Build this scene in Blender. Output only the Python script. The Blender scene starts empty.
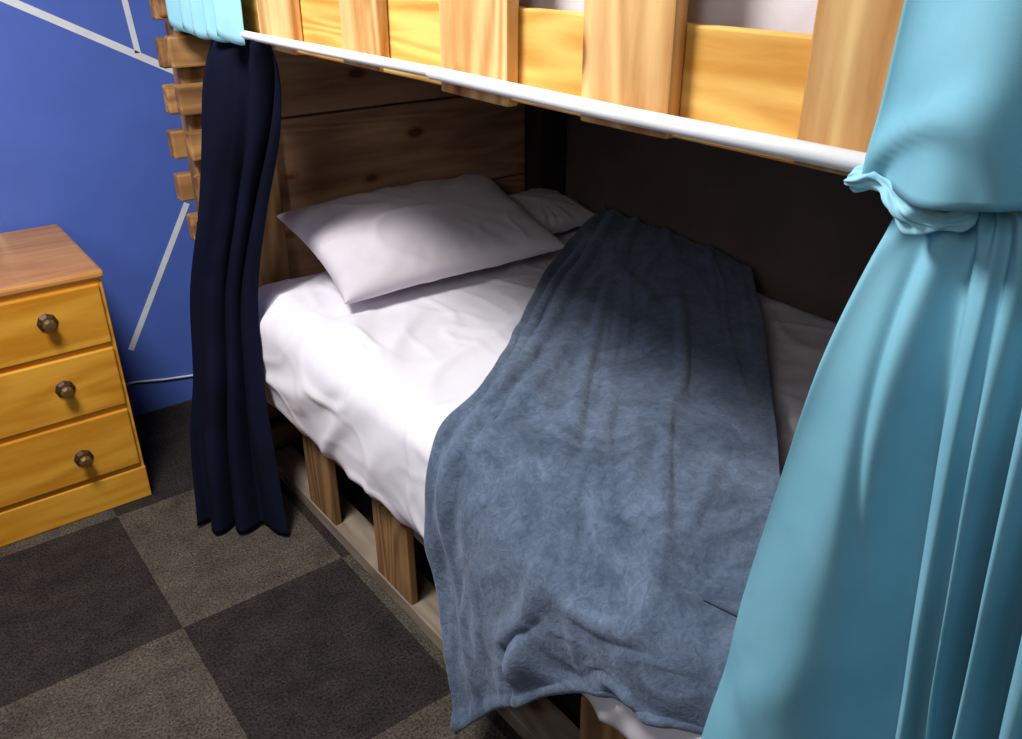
import bpy, bmesh, math, random
from mathutils import Vector, noise, Matrix
random.seed(4)
S=bpy.context.scene
col=S.collection
try: S.view_settings.view_transform='Standard'
except Exception: pass

def lin(c):
    return tuple(((x/255)/12.92 if x/255<=0.04045 else ((x/255+0.055)/1.055)**2.4) for x in c)+(1,)

# ---------------- materials ----------------
def newmat(name):
    m=bpy.data.materials.new(name); m.use_nodes=True
    nt=m.node_tree; b=nt.nodes['Principled BSDF']
    return m,nt,b
def N(nt,t,**k):
    n=nt.nodes.new(t)
    for a,v in k.items():
        if a in n.inputs: n.inputs[a].default_value=v
        else: setattr(n,a,v)
    return n
def mix(nt,blend,fac,a,b):
    n=nt.nodes.new('ShaderNodeMix'); n.data_type='RGBA'; n.blend_type=blend
    for i,v in ((0,fac),(6,a),(7,b)):
        if hasattr(v,'default_value') or hasattr(v,'is_linked'): nt.links.new(v,n.inputs[i])
        else: n.inputs[i].default_value=v
    return n.outputs[2]
def ramp(nt,src,stops):
    r=nt.nodes.new('ShaderNodeValToRGB')
    els=r.color_ramp.elements
    els[0].position,els[0].color=stops[0]
    els[1].position,els[1].color=stops[-1]
    for p,c in stops[1:-1]:
        e=els.new(p); e.color=c
    nt.links.new(src,r.inputs[0]); return r.outputs[0]
def coords(nt,scale=(1,1,1),loc=(0,0,0)):
    tc=nt.nodes.new('ShaderNodeTexCoord'); mp=nt.nodes.new('ShaderNodeMapping')
    mp.inputs['Scale'].default_value=scale; mp.inputs['Location'].default_value=loc
    nt.links.new(tc.outputs['Object'],mp.inputs['Vector']); return mp.outputs[0]
def bump(nt,b,h,strength,dist=0.01):
    n=nt.nodes.new('ShaderNodeBump'); n.inputs['Strength'].default_value=strength; n.inputs['Distance'].default_value=dist
    nt.links.new(h,n.inputs['Height']); nt.links.new(n.outputs[0],b.inputs['Normal'])

def wood(name,dark,light,axis='Z',rough=0.7,knots=True,grain=1.0,vary=0.2,rings=0.12,kn=(0.07,0.13),kd=1.3):
    m,nt,b=newmat(name)
    sc={'X':(1.4,11,11),'Y':(11,1.4,11),'Z':(11,11,1.4)}[axis]
    v=coords(nt,sc)
    oi=nt.nodes.new('ShaderNodeObjectInfo')
    add=nt.nodes.new('ShaderNodeVectorMath'); add.operation='ADD'
    mul=nt.nodes.new('ShaderNodeMath'); mul.operation='MULTIPLY'; mul.inputs[1].default_value=37
    nt.links.new(oi.outputs['Random'],mul.inputs[0]); nt.links.new(v,add.inputs[0]); nt.links.new(mul.outputs[0],add.inputs[1])
    n1=N(nt,'ShaderNodeTexNoise',Scale=0.55,Detail=1.5,Distortion=0.4); nt.links.new(add.outputs[0],n1.inputs['Vector'])
    m1=nt.nodes.new('ShaderNodeMath'); m1.operation='MULTIPLY'; m1.inputs[1].default_value=70*grain
    s1=nt.nodes.new('ShaderNodeMath'); s1.operation='SINE'
    nt.links.new(n1.outputs['Fac'],m1.inputs[0]); nt.links.new(m1.outputs[0],s1.inputs[0])
    n2=N(nt,'ShaderNodeTexNoise',Scale=1.6,Detail=6.0,Roughness=0.6); nt.links.new(add.outputs[0],n2.inputs['Vector'])
    mm=nt.nodes.new('ShaderNodeMath'); mm.operation='MULTIPLY_ADD'; mm.inputs[1].default_value=rings
    nt.links.new(s1.outputs[0],mm.inputs[0]); nt.links.new(n2.outputs['Fac'],mm.inputs[2])
    c=ramp(nt,mm.outputs[0],[(0.25,lin(dark)),(0.72,lin(light))])
    if knots:
        v2=coords(nt,{'X':(3.0,6,6),'Y':(6,3.0,6),'Z':(6,6,3.0)}[axis])
        add2=nt.nodes.new('ShaderNodeVectorMath'); add2.operation='ADD'
        nt.links.new(v2,add2.inputs[0]); nt.links.new(mul.outputs[0],add2.inputs[1])
        vo=N(nt,'ShaderNodeTexVoronoi',Scale=kd); nt.links.new(add2.outputs[0],vo.inputs['Vector'])
        k=ramp(nt,vo.outputs['Distance'],[(kn[0],(0.22,0.11,0.05,1)),(kn[1],(0.78,0.62,0.44,1)),(kn[1]+0.08,(1,1,1,1))])
        c=mix(nt,'MULTIPLY',0.85,c,k)
    vr=ramp(nt,oi.outputs['Random'],[(0.0,(1-vary,1-vary*1.1,1-vary*1.2,1)),(1.0,(1,1,1,1))])
    c=mix(nt,'MULTIPLY',1.0,c,vr)
    nt.links.new(c,b.inputs['Base Color']); b.inputs['Roughness'].default_value=rough
    b.inputs['Specular IOR Level'].default_value=0.3
    bump(nt,b,n2.outputs['Fac'],0.35,0.004)
    return m

def cloth(name,c1,c2,rough=0.9,sheen=0.0,scale=6,weave=900,bs=0.15,ramp_pos=(0.35,0.65)):
    m,nt,b=newmat(name)
    v=coords(nt)
    n=N(nt,'ShaderNodeTexNoise',Scale=float(scale),Detail=5.0,Roughness=0.6); nt.links.new(v,n.inputs['Vector'])
    c=ramp(nt,n.outputs['Fac'],[(ramp_pos[0],lin(c1)),(ramp_pos[1],lin(c2))])
    nt.links.new(c,b.inputs['Base Color']); b.inputs['Roughness'].default_value=rough
    b.inputs['Specular IOR Level'].default_value=0.12
    n2=N(nt,'ShaderNodeTexNoise',Scale=float(weave),Detail=2.0); nt.links.new(v,n2.inputs['Vector'])
    bump(nt,b,n2.outputs['Fac'],bs,0.002)
    return m

M_pine=wood('pine_slat',(190,134,74),(240,200,136),'Z',grain=0.9,vary=0.15,rings=0.17,kn=(0.13,0.18),kd=1.7)
M_pineH=wood('pine_board',(206,146,62),(246,202,110),'Y',grain=1.2,vary=0.12,rings=0.16,kn=(0.12,0.16),kd=1.6)
M_oldZ=wood('pallet_wood_low',(112,80,50),(172,132,88),'Z',rings=0.16)
M_oldY=wood('pallet_wood_rail',(110,98,85),(156,142,124),'Y')
M_oldX=wood('pallet_wood_head',(128,88,50),(200,152,96),'X',vary=0.4,rings=0.16)
M_head=wood('headboard_ply',(132,96,70),(190,148,114),'X',vary=0.18,rings=0.10,kn=(0.10,0.14),kd=1.5)
M_dres=wood('golden_oak',(200,132,32),(230,168,60),'X',rough=0.4,knots=False,vary=0.04,grain=0.6,rings=0.14)
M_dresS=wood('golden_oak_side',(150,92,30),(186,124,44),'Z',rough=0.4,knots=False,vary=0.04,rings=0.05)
M_dresT=wood('oak_top',(166,106,50),(206,148,84),'X',rough=0.3,knots=False,vary=0.02,rings=0.06)
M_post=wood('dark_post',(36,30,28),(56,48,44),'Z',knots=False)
M_sheet=cloth('white_sheet',(232,228,236),(243,240,246),scale=3,bs=0.08)
M_pillow=cloth('pillow_cotton',(212,205,213),(225,218,225),scale=3,bs=0.1)
M_mat2=cloth('mattress_fabric',(205,196,200),(228,222,226),scale=5)
m,nt,b=newmat('fleece'); M_blanket=m
v=coords(nt)
n=N(nt,'ShaderNodeTexNoise',Scale=6.0,Detail=6.0,Roughness=0.7,Distortion=1.5); nt.links.new(v,n.inputs['Vector'])
n2=N(nt,'ShaderNodeTexNoise',Scale=60.0,Detail=4.0,Roughness=0.7,Distortion=1.0); nt.links.new(v,n2.inputs['Vector'])
c=ramp(nt,n.outputs['Fac'],[(0.35,lin((70,84,103))),(0.72,lin((110,126,149)))])
c=mix(nt,'MULTIPLY',1.0,c,ramp(nt,n2.outputs['Fac'],[(0.35,(0.74,0.74,0.76,1)),(0.65,(1.15,1.15,1.15,1))]))
nt.links.new(c,b.inputs['Base Color']); b.inputs['Roughness'].default_value=1; b.inputs['Specular IOR Level'].default_value=0.05
b.inputs['Sheen Weight'].default_value=0.3; b.inputs['Sheen Roughness'].default_value=0.6
b.inputs['Sheen Tint'].default_value=lin((200,210,228))
bump(nt,b,n2.outputs['Fac'],0.6,0.006)
M_teal=cloth('light_blue_curtain',(114,172,192),(130,188,207),scale=4,rough=0.85,bs=0.1)
M_teal2=cloth('pale_blue_curtain',(146,202,220),(160,214,230),scale=4,rough=0.85,bs=0.1)
M_navy=cloth('navy_curtain',(9,11,28),(13,17,40),scale=5,rough=0.85,bs=0.1)
def plain(name,c,rough=0.5,metal=0.0,var=0.88,sc=12.0):
    m,nt,b=newmat(name)
    v=coords(nt); n=N(nt,'ShaderNodeTexNoise',Scale=sc,Detail=3.0); nt.links.new(v,n.inputs['Vector'])
    a=lin(c); d=tuple(x*var for x in a[:3])+(1,)
    nt.links.new(ramp(nt,n.outputs['Fac'],[(0.3,d),(0.7,a)]),b.inputs['Base Color'])
    b.inputs['Roughness'].default_value=rough; b.inputs['Metallic'].default_value=metal
    return m
M_white=plain('white_plastic',(238,240,244),0.4)
M_tape=plain('white_tape',(240,243,250),0.6)
M_blue=plain('blue_paint',(84,114,206),0.7,var=0.88,sc=5)
M_ceil=plain('ceiling_paint',(225,225,225),0.9)
M_dkwall=plain('grey_paint',(122,106,98),0.9,var=0.65,sc=3)
M_brass=plain('aged_brass',(130,104,60),0.4,0.6)
M_knob=plain('knob_dark',(74,50,30),0.4,0.2)

# carpet
m,nt,b=newmat('carpet_tiles'); M_carpet=m
v2=coords(nt)
v=coords(nt,(1/0.458,1/0.60,1),(-0.343/0.458,-1.843/0.60,0.5))
ck=N(nt,'ShaderNodeTexChecker',Scale=1.0); nt.links.new(v,ck.inputs['Vector'])
ck.inputs['Color1'].default_value=lin((56,52,52)); ck.inputs['Color2'].default_value=lin((90,85,78))
n=N(nt,'ShaderNodeTexNoise',Scale=150.0,Detail=5.0,Roughness=0.85); nt.links.new(v2,n.inputs['Vector'])
n3=N(nt,'ShaderNodeTexNoise',Scale=11.0,Detail=6.0,Roughness=0.65); nt.links.new(v2,n3.inputs['Vector'])
c=mix(nt,'MULTIPLY',1.0,ck.outputs['Color'],ramp(nt,n.outputs['Fac'],[(0.38,(0.2,0.2,0.2,1)),(0.62,(1.9,1.9,1.85,1))]))
c=mix(nt,'MULTIPLY',1.0,c,ramp(nt,n3.outputs['Fac'],[(0.3,(0.6,0.6,0.62,1)),(0.7,(1.3,1.25,1.15,1))]))
nt.links.new(c,b.inputs['Base Color']); b.inputs['Roughness'].default_value=1; b.inputs['Specular IOR Level'].default_value=0.1
bump(nt,b,n.outputs['Fac'],0.9,0.008)

# ---------------- geometry helpers ----------------
def obj(name,verts,faces,mat,parent=None,smooth=True):
    me=bpy.data.meshes.new(name); me.from_pydata([tuple(v) for v in verts],[],faces); me.update()
    if mat: me.materials.append(mat)
    if smooth:
        for p in me.polygons: p.use_smooth=True
    o=bpy.data.objects.new(name,me); col.objects.link(o)
    if parent: o.parent=parent
    return o
def empty(name):
    e=bpy.data.objects.new(name,None); col.objects.link(e); return e
def box(name,a,b_,mat,parent=None,bev=0.003,rot=0.0):
    x0,y0,z0=a; x1,y1,z1=b_
    vs=[Vector(p) for p in ((x0,y0,z0),(x1,y0,z0),(x1,y1,z0),(x0,y1,z0),(x0,y0,z1),(x1,y0,z1),(x1,y1,z1),(x0,y1,z1))]
    if rot:
        c=sum(vs,Vector())/8; R=Matrix.Rotation(rot,3,'X'); vs=[c+R@(q-c) for q in vs]
    fs=[(0,3,2,1),(4,5,6,7),(0,1,5,4),(1,2,6,5),(2,3,7,6),(3,0,4,7)]
    o=obj(name,vs,fs,mat,parent,False)
    if bev:
        md=o.modifiers.new('b','BEVEL'); md.width=bev; md.segments=2
    return o
def grid(name,fn,nu,nv,mat,parent=None,thick=0.0,offset=0.0):
    vs=[fn(i/nu,j/nv) for j in range(nv+1) for i in range(nu+1)]
    fs=[(j*(nu+1)+i,j*(nu+1)+i+1,(j+1)*(nu+1)+i+1,(j+1)*(nu+1)+i) for j in range(nv) for i in range(nu)]
    o=obj(name,vs,fs,mat,parent)
    if thick:
        md=o.modifiers.new('s','SOLIDIFY'); md.thickness=thick; md.offset=offset
    return o
def tube(name,pts,r,mat,parent=None,n=16):
    vs=[];fs=[]
    for k,p in enumerate(pts):
        p=Vector(p); d=(Vector(pts[min(k+1,len(pts)-1)])-Vector(pts[max(k-1,0)])).normalized()
        a=d.cross(Vector((0.03,0.02,1))).normalized(); c=d.cross(a)
        for i in range(n):
            t=2*math.pi*i/n; vs.append(p+a*math.cos(t)*r+c*math.sin(t)*r)
    for k in range(len(pts)-1):
        for i in range(n):
            fs.append((k*n+i,k*n+(i+1)%n,(k+1)*n+(i+1)%n,(k+1)*n+i))
    fs.append(tuple(range(n))[::-1]); fs.append(tuple((len(pts)-1)*n+i for i in range(n)))
    return obj(name,vs,fs,mat,parent)
def lathe(name,profile,center,axis,mat,parent=None,n=24):
    ax=Vector(axis).normalized(); a=ax.orthogonal().normalized(); c=ax.cross(a); vs=[];fs=[]
    C=Vector(center)
    for r,h in profile:
        for i in range(n):
            t=2*math.pi*i/n; vs.append(C+ax*h+(a*math.cos(t)+c*math.sin(t))*r)
    for k in range(len(profile)-1):
        for i in range(n): fs.append((k*n+i,k*n+(i+1)%n,(k+1)*n+(i+1)%n,(k+1)*n+i))
    fs.append(tuple((len(profile)-1)*n+i for i in range(n)))
    return obj(name,vs,fs,mat,parent,n>8)
def sridge(p,w=0.12):
    return math.exp(-(noise.noise(Vector(p))/w)**2)
def mask(p):
    return max(0,min(1,0.5+1.6*noise.noise(Vector(p))))
def rbox(name,a,b_,r,res,mat,parent=None,disp=None):
    a=Vector(a); b_=Vector(b_); bm=bmesh.new()
    dims=b_-a; n=[max(2,int(d/res)) for d in dims]; idx={}; 
    def vert(i,j,k):
        key=(i,j,k)
        if key not in idx:
            p=Vector((a.x+dims.x*i/n[0],a.y+dims.y*j/n[1],a.z+dims.z*k/n[2]))
            q=Vector([min(max(p[t],a[t]+r),b_[t]-r) for t in range(3)])
            d=p-q
            nn=d.normalized() if d.length>1e-6 else Vector((0,0,1))
            P=q+nn*r
            if disp: P=disp(P,nn)
            idx[key]=bm.verts.new(P)
        return idx[key]
    for i in range(n[0]):
        for j in range(n[1]):
            bm.faces.new((vert(i,j,n[2]),vert(i+1,j,n[2]),vert(i+1,j+1,n[2]),vert(i,j+1,n[2])))
            bm.faces.new((vert(i,j,0),vert(i,j+1,0),vert(i+1,j+1,0),vert(i+1,j,0)))
    for j in range(n[1]):
        for k in range(n[2]):
            bm.faces.new((vert(0,j,k),vert(0,j,k+1),vert(0,j+1,k+1),vert(0,j+1,k)))
            bm.faces.new((vert(n[0],j,k),vert(n[0],j+1,k),vert(n[0],j+1,k+1),vert(n[0],j,k+1)))
    for i in range(n[0]):
        for k in range(n[2]):
            bm.faces.new((vert(i,0,k),vert(i+1,0,k),vert(i+1,0,k+1),vert(i,0,k+1)))
            bm.faces.new((vert(i,n[1],k),vert(i,n[1],k+1),vert(i+1,n[1],k+1),vert(i+1,n[1],k)))
    me=bpy.data.meshes.new(name); bm.to_mesh(me); bm.free(); me.materials.append(mat)
    for p in me.polygons: p.use_smooth=True
    o=bpy.data.objects.new(name,me); col.objects.link(o)
    if parent: o.parent=parent
    return o

# ---------------- room ----------------
XL,XR,YN,YF,ZC=-2.2,2.08,-1.8,3.05,2.6
box('floor',(XL,YN,-0.05),(XR+0.1,YF+0.1,0),M_carpet,bev=0)
box('ceiling',(XL,YN,ZC),(XR+0.1,YF+0.1,ZC+0.08),M_ceil,bev=0)
box('wall_far',(XL,YF,0),(XR+0.1,YF+0.1,ZC),M_blue,bev=0)
box('wall_right',(XR,YN,0),(XR+0.1,YF,ZC),M_dkwall,bev=0)

vs=[];fs=[]
def stripe(p,q,w):
    y=YF-0.0015; p=Vector((p[0],y,p[1])); q=Vector((q[0],y,q[1])); d=(q-p).normalized(); n_=Vector((-d.z,0,d.x))*w/2
    k=len(vs); vs.extend([p-n_,q-n_,q+n_,p+n_]); vs.extend([v+Vector((0,0.0012,0)) for v in (p-n_,q-n_,q+n_,p+n_)])
    fs.append((k,k+1,k+2,k+3)); 
    for a in range(4): fs.append((k+a,k+4+a,k+4+(a+1)%4,k+(a+1)%4))
stripe((0.40,1.478),(0.96,1.182),0.023)
stripe((0.80,1.62),(0.824,1.262),0.018)
stripe((0.475,1.62),(0.30,0.787),0.019)
stripe((0.895,0.755),(0.607,0.262),0.020)
stripe((0.30,0.787),(0.10,0.3),0.019)
obj('wall_tape_stripes',vs,fs,M_tape,None,False)
tube('wall_cable',[(0.45,YF-0.006,0.145),(0.6,YF-0.006,0.136),(0.7,YF-0.006,0.115),(0.8,YF-0.006,0.1),(1.2,YF-0.006,0.1),(1.6,YF-0.006,0.09)],0.004,M_white)

# ---------------- chest of drawers ----------------
D=empty('chest_of_drawers')
x0,x1,yf,yb=-0.31,0.462,2.50,3.03
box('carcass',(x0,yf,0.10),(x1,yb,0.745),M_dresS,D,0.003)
box('face_frame',(x0,yf-0.003,0.10),(x1,yf+0.01,0.745),M_dres,D,0.002)
box('plinth',(x0-0.002,yf-0.008,0.0),(x1+0.002,yb,0.112),M_dres,D,0.004)
box('top',(x0-0.008,yf-0.014,0.742),(x1+0.008,yb+0.005,0.766),M_dresT,D,0.008)
for k,(za,zb) in enumerate(((0.548,0.728),(0.343,0.531),(0.130,0.325))):
    box('drawer_%d'%(k+1),(x0+0.012,yf-0.014,za),(x1-0.012,yf+0.01,zb),M_dres,D,0.004)
    for h,kx in enumerate((0.300,-0.148)):
        zc=(0.650,0.443,0.210)[k]
        lathe('knob_base_%d_%d'%(k,h),[(0.0,0),(0.027,0),(0.027,0.004),(0.018,0.010),(0.010,0.013),(0.010,0.026)],(kx,yf-0.014,zc),(0,-1,0),M_knob,D,n=8)
        lathe('knob_%d_%d'%(k,h),[(0.010,0.016),(0.017,0.022),(0.018,0.030),(0.012,0.038),(0.0001,0.039)],(kx,yf-0.014,zc),(0,-1,0),M_brass,D,n=8)

# ---------------- bunk bed frame ----------------
B=empty('bunk_bed')
XF=0.832; Y0,Y1=0.08,2.43
for k,(a,b_) in enumerate(((1.935,2.105),(1.51,1.685),(1.09,1.26),(0.72,0.86),(0.36,0.50))):
    box('base_slat_%d'%k,(XF,a,0.04),(XF+0.022,b_,0.285),M_oldZ,B,0.003,random.uniform(-.02,.02))
box('base_floor_rail',(XF-0.004,Y0,0.0),(XF+0.09,Y1,0.045),M_oldY,B)
box('base_top_rail',(XF+0.022,Y0,0.255),(XF+0.11,Y1,0.29),M_oldY,B)
box('base_mid_beam',(1.4,Y0,0.0),(1.5,Y1,0.27),M_oldY,B)
box('base_back_beam',(1.95,Y0,0.0),(2.05,Y1,0.27),M_oldY,B)
for k in range(12):
    y=Y0+0.02+k*0.195
    box('base_deck_%d'%k,(XF+0.03,y,0.272),(2.05,y+0.12,0.292),M_oldX,B)
for k,(a,b_) in enumerate(((2.22,2.40),(1.82,2.00),(1.455,1.60),(1.07,1.253),(0.744,0.906),(0.40,0.555),(0.1,0.25))):
    box('guard_slat_%d'%k,(0.815,a,1.366+0.005*(k%3)),(0.838,b_,1.80),M_pine,B,0.003,random.uniform(-.012,.012))
box('upper_front_board',(0.84,Y0,1.385),(0.862,Y1,1.505),M_pineH,B)
box('upper_lip_board',(0.822,Y0,1.374),(0.86,Y1,1.386),M_pineH,B)
box('guard_top_board',(0.84,Y0,1.70),(0.862,Y1,1.80),M_pineH,B)
box('upper_deck',(0.864,Y0,1.39),(2.06,Y1,1.43),M_oldY,B)
for k in range(15):
    z=0.02+k*0.125
    j=random.uniform(-.014,.014)
    box('head_board_out_%d'%k,(0.745+j,2.56,z),(2.06,2.60,z+0.080),M_oldX,B,0.006)
    box('head_board_in_%d'%k,(0.752-j,2.455,z+0.012),(2.06,2.490,z+0.092),M_oldX,B,0.006)
    box('head_block_%d'%k,(0.785+j,2.491,z+0.02),(0.88,2.559,z+0.06),M_oldZ,B,0.004)
box('head_stringer',(0.775,2.492,0.0),(0.87,2.558,1.86),M_oldZ,B)
box('head_stringer_mid',(1.4,2.492,0.0),(1.48,2.558,1.86),M_oldZ,B)
box('head_stringer_back',(1.97,2.492,0.0),(2.05,2.558,1.86),M_oldZ,B)
for k,(za,zb) in enumerate(((0.30,0.56),(0.565,0.82),(0.826,1.12),(1.127,1.385))):
    box('headboard_plank_%d'%k,(0.86,2.436,za),(2.05,2.452,zb),M_head,B,0.002)
box('head_post_front',(0.885,2.41,0.29),(0.985,2.435,1.385),M_oldZ,B)
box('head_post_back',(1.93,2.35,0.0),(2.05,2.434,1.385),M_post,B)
box('foot_post_back',(1.95,Y0,0.0),(2.05,Y0+0.09,1.39),M_oldZ,B)
box('foot_post_front',(0.87,Y0-0.02,0.0),(0.95,Y0+0.07,1.39),M_oldZ,B)
R=empty('curtain_rail')
tube('tube_a',[(0.795,2.42,1.398),(0.795,1.95,1.396),(0.795,1.22,1.400)],0.0095,M_white,R)
tube('tube_b',[(0.795,1.25,1.399),(0.795,0.8,1.396),(0.795,0.05,1.400)],0.011,M_white,R)
for y in (2.3,1.6,0.9,0.3):
    box('bracket',(0.797,y-0.006,1.388),(0.818,y+0.006,1.399),M_white,R,0.001)

# ---------------- mattress with sheet ----------------
def mdisp(P,n):
    P=P.copy()
    side=max(0,-n.x)
    t=(P.z-0.29)/0.37
    P.x-= side*(0.022*math.sin(math.pi*max(0,min(1,t))) )
    w=0.014*noise.noise(Vector((P.x*1.8,P.y*1.8,P.z*2)))
    s=P.x-P.z
    q=Vector((s*1.2+P.y*1.6,P.y*3.2-s*3.0,3))
    w+=0.012*sridge(q,0.07)*mask((P.x*2,P.y*2,1))
    q=Vector((s*3-P.y*1.4+5,P.y*2.6+s*4.0,6))
    w+=0.008*sridge(q,0.06)*mask((P.x*2+4,P.y*2,2))
    q=Vector((s*5+P.y*4+2,P.y*4-s*6,9))
    w+=0.004*sridge(q,0.07)*mask((P.x*3+4,P.y*3,5))
    w+=0.001*noise.noise(P*18)
    if side>0.3: 
        w+=0.013*noise.noise(Vector((0,P.y*5+P.z*5,P.z*1.5)))*side
        if t<0.12: P.z+=0.014*noise.noise(Vector((7,P.y*5,0)))
    return P+n*w
rbox('mattress',(0.812,0.14,0.293),(2.04,2.40,0.665),0.08,0.011,M_sheet,None,mdisp)
rbox('mattress.001',(0.895,0.14,1.432),(2.04,2.42,1.60),0.05,0.03,M_mat2,None,lambda P,n:P+n*0.006*noise.noise(P*5))

# ---------------- pillows ----------------
def pillow(name,C,w,d,t,rx,ry,rz,mat,seed=0):
    Rm=Matrix.Rotation(rz,3,'Z')@Matrix.Rotation(ry,3,'Y')@Matrix.Rotation(rx,3,'X')
    n=110; vs=[];fs=[]
    for sgn in (1,-1):
        for j in range(n+1):
            for i in range(n+1):
                u=-1+2*i/n; v=-1+2*j/n
                u=math.sin(u*math.pi/2); v=math.sin(v*math.pi/2)
                e=max(0,(1-u*u))*max(0,(1-v*v))
                h=t*e**0.36
                x=u*w*(0.93+0.07*abs(v)**2) ; y=v*d*(0.92+0.08*abs(u)**2)
                p=Vector((x,y,sgn*h*(1.0 if sgn>0 else 0.55)))
                ed=1-e**0.5; env=min(1,e*8)
                p.z+=sgn*h*0.22*noise.noise(Vector((x*2.8+seed,y*2.8,sgn)))
                rr=math.atan2(y,x)
                p.z+=sgn*env*0.011*ed*noise.noise(Vector((rr*5+seed,seed,0.5)))
                p.z+=sgn*env*0.006*sridge((x*3+y*2.5,y*3-x*2,seed),0.08)*mask((x*4,y*4,seed))
                p.z+=sgn*env*0.003*sridge((x*6-y*4,y*6+x*4,seed+4),0.09)*mask((x*4+9,y*4,seed))
                vs.append(Rm@p+Vector(C))
    m_=(n+1)*(n+1)
    for s in (0,1):
        for j in range(n):
            for i in range(n):
                a=s*m_+j*(n+1)+i; f=(a,a+1,a+n+2,a+n+1)
                fs.append(f if s==0 else f[::-1])
    o=obj(name,vs,fs,mat)
    md=o.modifiers.new('w','WELD'); md.merge_threshold=0.0005
    return o
pillow('pillow',(1.322,2.155,0.792),0.375,0.235,0.094,math.radians(16),math.radians(-1),math.radians(-3),M_pillow,2.0)
pillow('pillow.001',(1.83,2.24,0.735),0.18,0.15,0.06,math.radians(8),0,math.radians(4),M_pillow,7.0)

# ---------------- blanket ----------------
cols=[
 [(1.98,2.06,.735),(1.62,1.86,.715),(1.22,1.55,.70),(.965,1.335,.70),(.81,1.280,.60),(.77,1.210,.33),(.720,1.085,.078)],
 [(1.99,1.90,.735),(1.62,1.63,.715),(1.22,1.32,.70),(.95,1.12,.70),(.80,1.08,.60),(.765,1.03,.41),(.775,.965,.25)],
 [(2.00,1.68,.73),(1.62,1.36,.715),(1.22,1.04,.70),(.95,.86,.70),(.80,.80,.61),(.77,.77,.52),(.785,.745,.445)],
 [(2.00,1.45,.715),(1.62,1.11,.705),(1.22,.765,.70),(.98,.59,.70),(.845,.53,.65),(.812,.51,.60),(.812,.50,.53)],
]
def cr(P,t):
    n=len(P)-1; x=t*n; i=min(int(x),n-1); f=x-i
    g=lambda k: P[k] if 0<=k<=n else (2*P[0]-P[1] if k<0 else 2*P[n]-P[n-1])
    a,b_,c,d=g(i-1),g(i),g(i+1),g(i+2)
    return 0.5*((2*b_)+(c-a)*f+(2*a-5*b_+4*c-d)*f*f+(3*b_-a-3*c+d)*f**3)
CV=[[Vector(p) for p in c] for c in cols]
def bl0(a,b_): return cr([cr(c,b_) for c in CV],a)
def seg(px,py,ax,ay,bx,by):
    dx,dy=bx-ax,by-ay; t=max(0,min(1,((px-ax)*dx+(py-ay)*dy)/(dx*dx+dy*dy))); 
    cx,cy=ax+t*dx,ay+t*dy; sd=(dx*(py-ay)-dy*(px-ax))/math.hypot(dx,dy)
    return math.hypot(px-cx,py-cy),sd,t
def bl(a,b_):
    p=bl0(a,b_); e=0.01
    du=bl0(min(1,a+e),b_)-bl0(max(0,a-e),b_); dv=bl0(a,min(1,b_+e))-bl0(a,max(0,b_-e))
    n=dv.cross(du).normalized()
    if n.z<0 and b_<0.5: n=-n
    if b_>=0.5 and n.x>0: n=-n
    w=0.018*noise.noise(p*3.0)+0.008
    w+=0.012*sridge((a*2.2+b_*1.8,b_*3.2-a*3.0,1.7),0.10)
    w+=0.009*sridge((a*4-b_*2.4+4,b_*4+a*3.5,4.1),0.12)*mask((a*5,b_*5,3))
    w+=0.004*sridge((a*8+b_*3+4,b_*9-a*6,8.1),0.14)*mask((a*5+7,b_*5,3))
    w+=0.0025*noise.noise(p*14)
    h=max(0,(b_-0.62)/0.38); edge=1-math.exp(-((1-a)/0.12)**2)
    w+=0.012*h*math.sin(a*12+b_*3+0.6)*edge
    # pinched crease: narrow trough with a soft lip beside it
    for (A,Bp,amp0,amp1) in (((0.375,1.0),(0.40,0.89),1.0,1.0),((0.40,0.89),(0.56,0.77),1.0,0.0)):
        d,sd,t=seg(a,b_,*A,*Bp); am=amp0+(amp1-amp0)*t
        w+=am*(-0.020*math.exp(-(d/0.016)**2)+0.022*math.exp(-(d/0.06)**2)*(0.5+0.5*math.tanh(sd/0.02)))
    top=1-0.7*h
    w+=0.016*math.exp(-(a/0.03)**2)*top
    w+=0.016*math.exp(-((a-0.125-0.03*math.sin(b_*9))/0.030)**2)*top
    w+=0.014*math.exp(-((a-0.25-0.05*math.sin(b_*7+1))/0.035)**2)*top*math.exp(-((b_-0.42)/0.22)**2)
    w+=0.007*math.exp(-((1-b_-0.006)/0.010)**2)
    w+=0.010
    if b_>0.6: w*=0.35+0.65*edge
    return p+n*max(w,-0.004 if b_<0.6 else -0.03)
grid('blanket',bl,220,280,M_blanket,None,0.009,-1)

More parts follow.
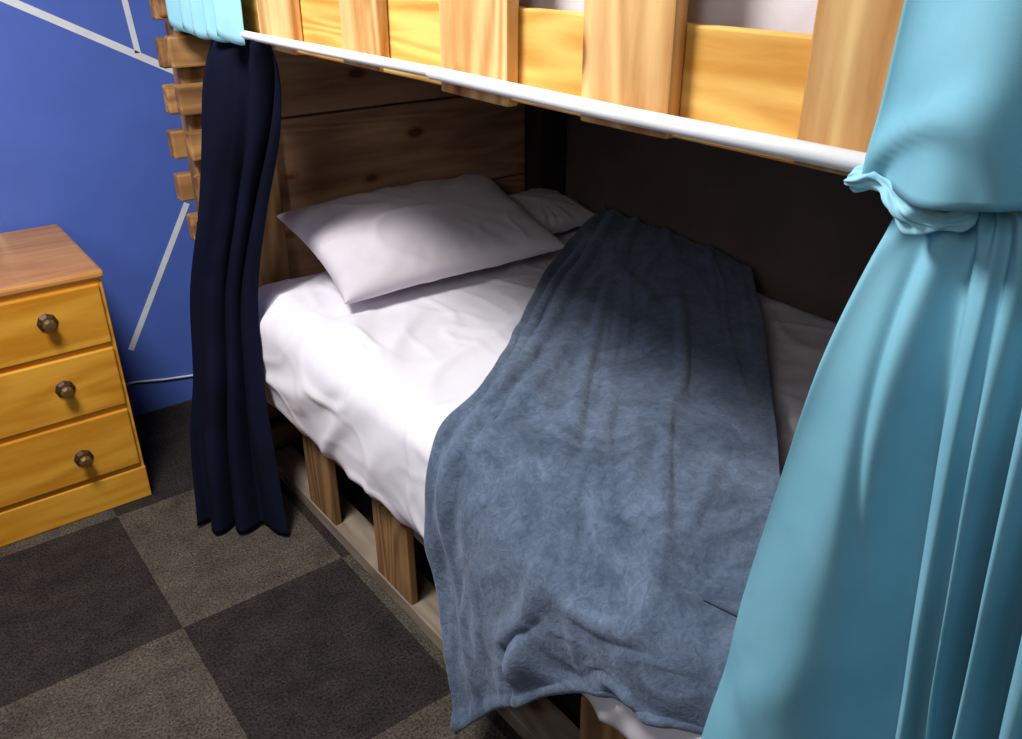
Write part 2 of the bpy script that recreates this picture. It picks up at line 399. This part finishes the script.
# ---------------- curtains ----------------
def smooth(x): x=max(0,min(1,x)); return x*x*(3-2*x)
VAL=[(0.092,0.024,1.15),(0.150,0.011,0.45),(0.190,0.018,1.1),(0.262,0.020,1.0),(0.33,0.018,0.8),(0.40,0.02,1.0),(0.48,0.022,0.9),(0.57,0.02,1.0),(0.66,0.022,0.9),(0.75,0.02,1),(0.84,0.022,0.9),(0.93,0.02,1)]
def rc(t,s):
    t=t**1.15
    z=1.392-s*1.30
    y=0.396-t*0.60
    g=1-1.6*smooth(t/0.11) if t<0.11 else -0.6
    y+=0.165*s**0.70*g
    on=0.22+0.78*smooth(s*2.2)
    x=0.738-0.002*s
    for c_,wd,dp in VAL:
        cc=c_+0.006*math.sin(s*3.1+c_*40)
        ww=wd*(0.7+0.5*s)
        dd=(t-cc)/ww
        k=math.exp(-dd*dd)
        x+=0.095*dp*on*k
        y+=-0.012*on*dd*k
    x+=0.010*noise.noise(Vector((t*7,s*2.2,0.3)))*(0.4+s)
    y+=0.006*noise.noise(Vector((t*5,s*3,5)))
    u=t/0.09; lp=1-smooth((t-0.05)/0.04)
    x+=lp*(0.010*math.sin(u*4+s*4)+0.010*sridge((u*1.3-s*1.0,s*1.6,2.0),0.12))
    x-=0.005*sridge((t*6+s*1.5,s*2.2-t*3,7.0),0.10)*smooth(s*3)
    top=math.exp(-(s/0.10)**2); x+=0.032*top
    g2=math.exp(-(s/0.03)**2)
    x+=g2*(0.007*math.sin(t*2*math.pi*30+3*math.sin(t*9))+0.008*noise.noise(Vector((t*40,s*20,1))))
    z+=g2*0.010*noise.noise(Vector((t*30,3,1)))
    return (x,y,z)
grid('bed_curtain',rc,640,140,M_teal,None,0.0025)
def kn(t,s):
    th=t*2*math.pi
    env=math.sin(math.pi*min(1,max(0,s)))**0.4
    r=(0.010+0.011*(0.5+0.5*math.sin(s*13+1)))*env*(1+0.35*noise.noise(Vector((math.cos(th)*2.2,math.sin(th)*2.2,s*7)))+0.18*math.sin(th*4+s*16)+0.08*math.sin(th*9-s*22))
    return (0.758+r*math.cos(th),0.450-0.125*s+0.006*noise.noise(Vector((s*9,t*3,0))),1.388-0.012*s+0.010*math.sin(s*7)+r*math.sin(th)*0.9)
grid('curtain_tie',kn,60,80,M_teal2)
def uc(t,s):
    z=2.42-s*(2.42-1.398); y=0.432-t*0.60
    x=0.735+0.028*math.sin(t*2*math.pi*3.1+0.2+1.2*s)*(0.6+0.4*s)+0.008*math.sin(t*42+s*3)*t+0.010*noise.noise(Vector((t*5,s*4,1)))
    x-=0.014*sridge((t*4+s*3,s*3-t*2,3.0),0.09)
    y+=-0.03*(1-s)+0.006*noise.noise(Vector((s*6,t*3,2)))
    z-=s*0.006*math.sin(t*17)
    return (x,y,z)
grid('bed_curtain.001',uc,200,120,M_teal,None,0.003)
def ul(t,s):
    z=2.42-s*(2.42-1.385); y=2.465-t*0.43
    x=0.768+0.022*math.sin(t*2*math.pi*5.2+0.5*math.sin(t*8))+0.006*noise.noise(Vector((t*5,s*4,1)))
    z-=s*0.012*math.sin(t*2*math.pi*5.2+1)
    return (x,y,z)
grid('bed_curtain.002',ul,160,60,M_teal2,None,0.003)
prof=[ # z, cx, cy, half width, depth
 (1.395,0.800,2.085,0.175,0.014),(1.33,0.795,2.095,0.150,0.018),(1.15,0.785,2.140,0.110,0.018),(0.95,0.76,2.205,0.092,0.018),(0.70,0.715,2.255,0.095,0.020),
 (0.45,0.680,2.235,0.108,0.024),(0.25,0.652,2.205,0.135,0.030),(0.010,0.625,2.135,0.150,0.040)]
PV=[Vector((a,b_,c)) for a,b_,c,_,_ in prof]; PW=[Vector((d,e,0)) for *_,d,e in prof]
def nv(t,s):
    c=cr(PV,s); w=cr(PW,s)
    z=c.x
    k=smooth(s*2.5); dirv=Vector((0.02,-1,0)).lerp(Vector((0.75,-0.66,0)),k).normalized()
    nrm=Vector((-dirv.y,dirv.x,0))
    a=(t*2-1)
    ph=t*2*math.pi*2.6+1.8*math.sin(t*6+s*4)+1.4*s
    p=Vector((c.y,c.z,z))+dirv*w.x*(a+0.05*math.cos(ph))+nrm*(w.y*math.sin(ph)*0.7+0.014*noise.noise(Vector((t*5,s*4,0))))
    return p
grid('bed_curtain.003',nv,220,120,M_navy,None,0.003)

# ---------------- lights ----------------
def area(name,loc,size,power,color=(1,1,1),target=None,shape='SQUARE'):
    l=bpy.data.lights.new(name,'AREA'); l.size=size; l.energy=power; l.color=color; l.shape=shape
    o=bpy.data.objects.new(name,l); o.location=loc; col.objects.link(o)
    if target is not None:
        o.rotation_euler=(Vector(target)-Vector(loc)).to_track_quat('-Z','Y').to_euler()
    return o
area('ceiling_lamp_light',(-0.12,1.45,2.56),0.6,66,(1,0.98,0.96),shape='DISK')
area('soft_fill_light',(-1.2,-0.2,2.3),0.7,11,(0.99,0.985,1),target=(0.9,2.0,0.8))  # added soft fill from behind-left of camera, brightens headboard and pillow
w=bpy.data.worlds.new('World'); S.world=w; w.use_nodes=True
w.node_tree.nodes['Background'].inputs[0].default_value=(0.76,0.74,0.78,1)
w.node_tree.nodes['Background'].inputs[1].default_value=0.10

# ---------------- camera ----------------
cd=bpy.data.cameras.new('camera'); cam=bpy.data.objects.new('camera',cd); col.objects.link(cam)
cam.location=(0,0,1.6); cam.rotation_euler=(math.radians(90-26.94),0,math.radians(-37.53))
cd.sensor_width=36; cd.lens=854*36/1022; cd.clip_start=0.02
S.camera=cam
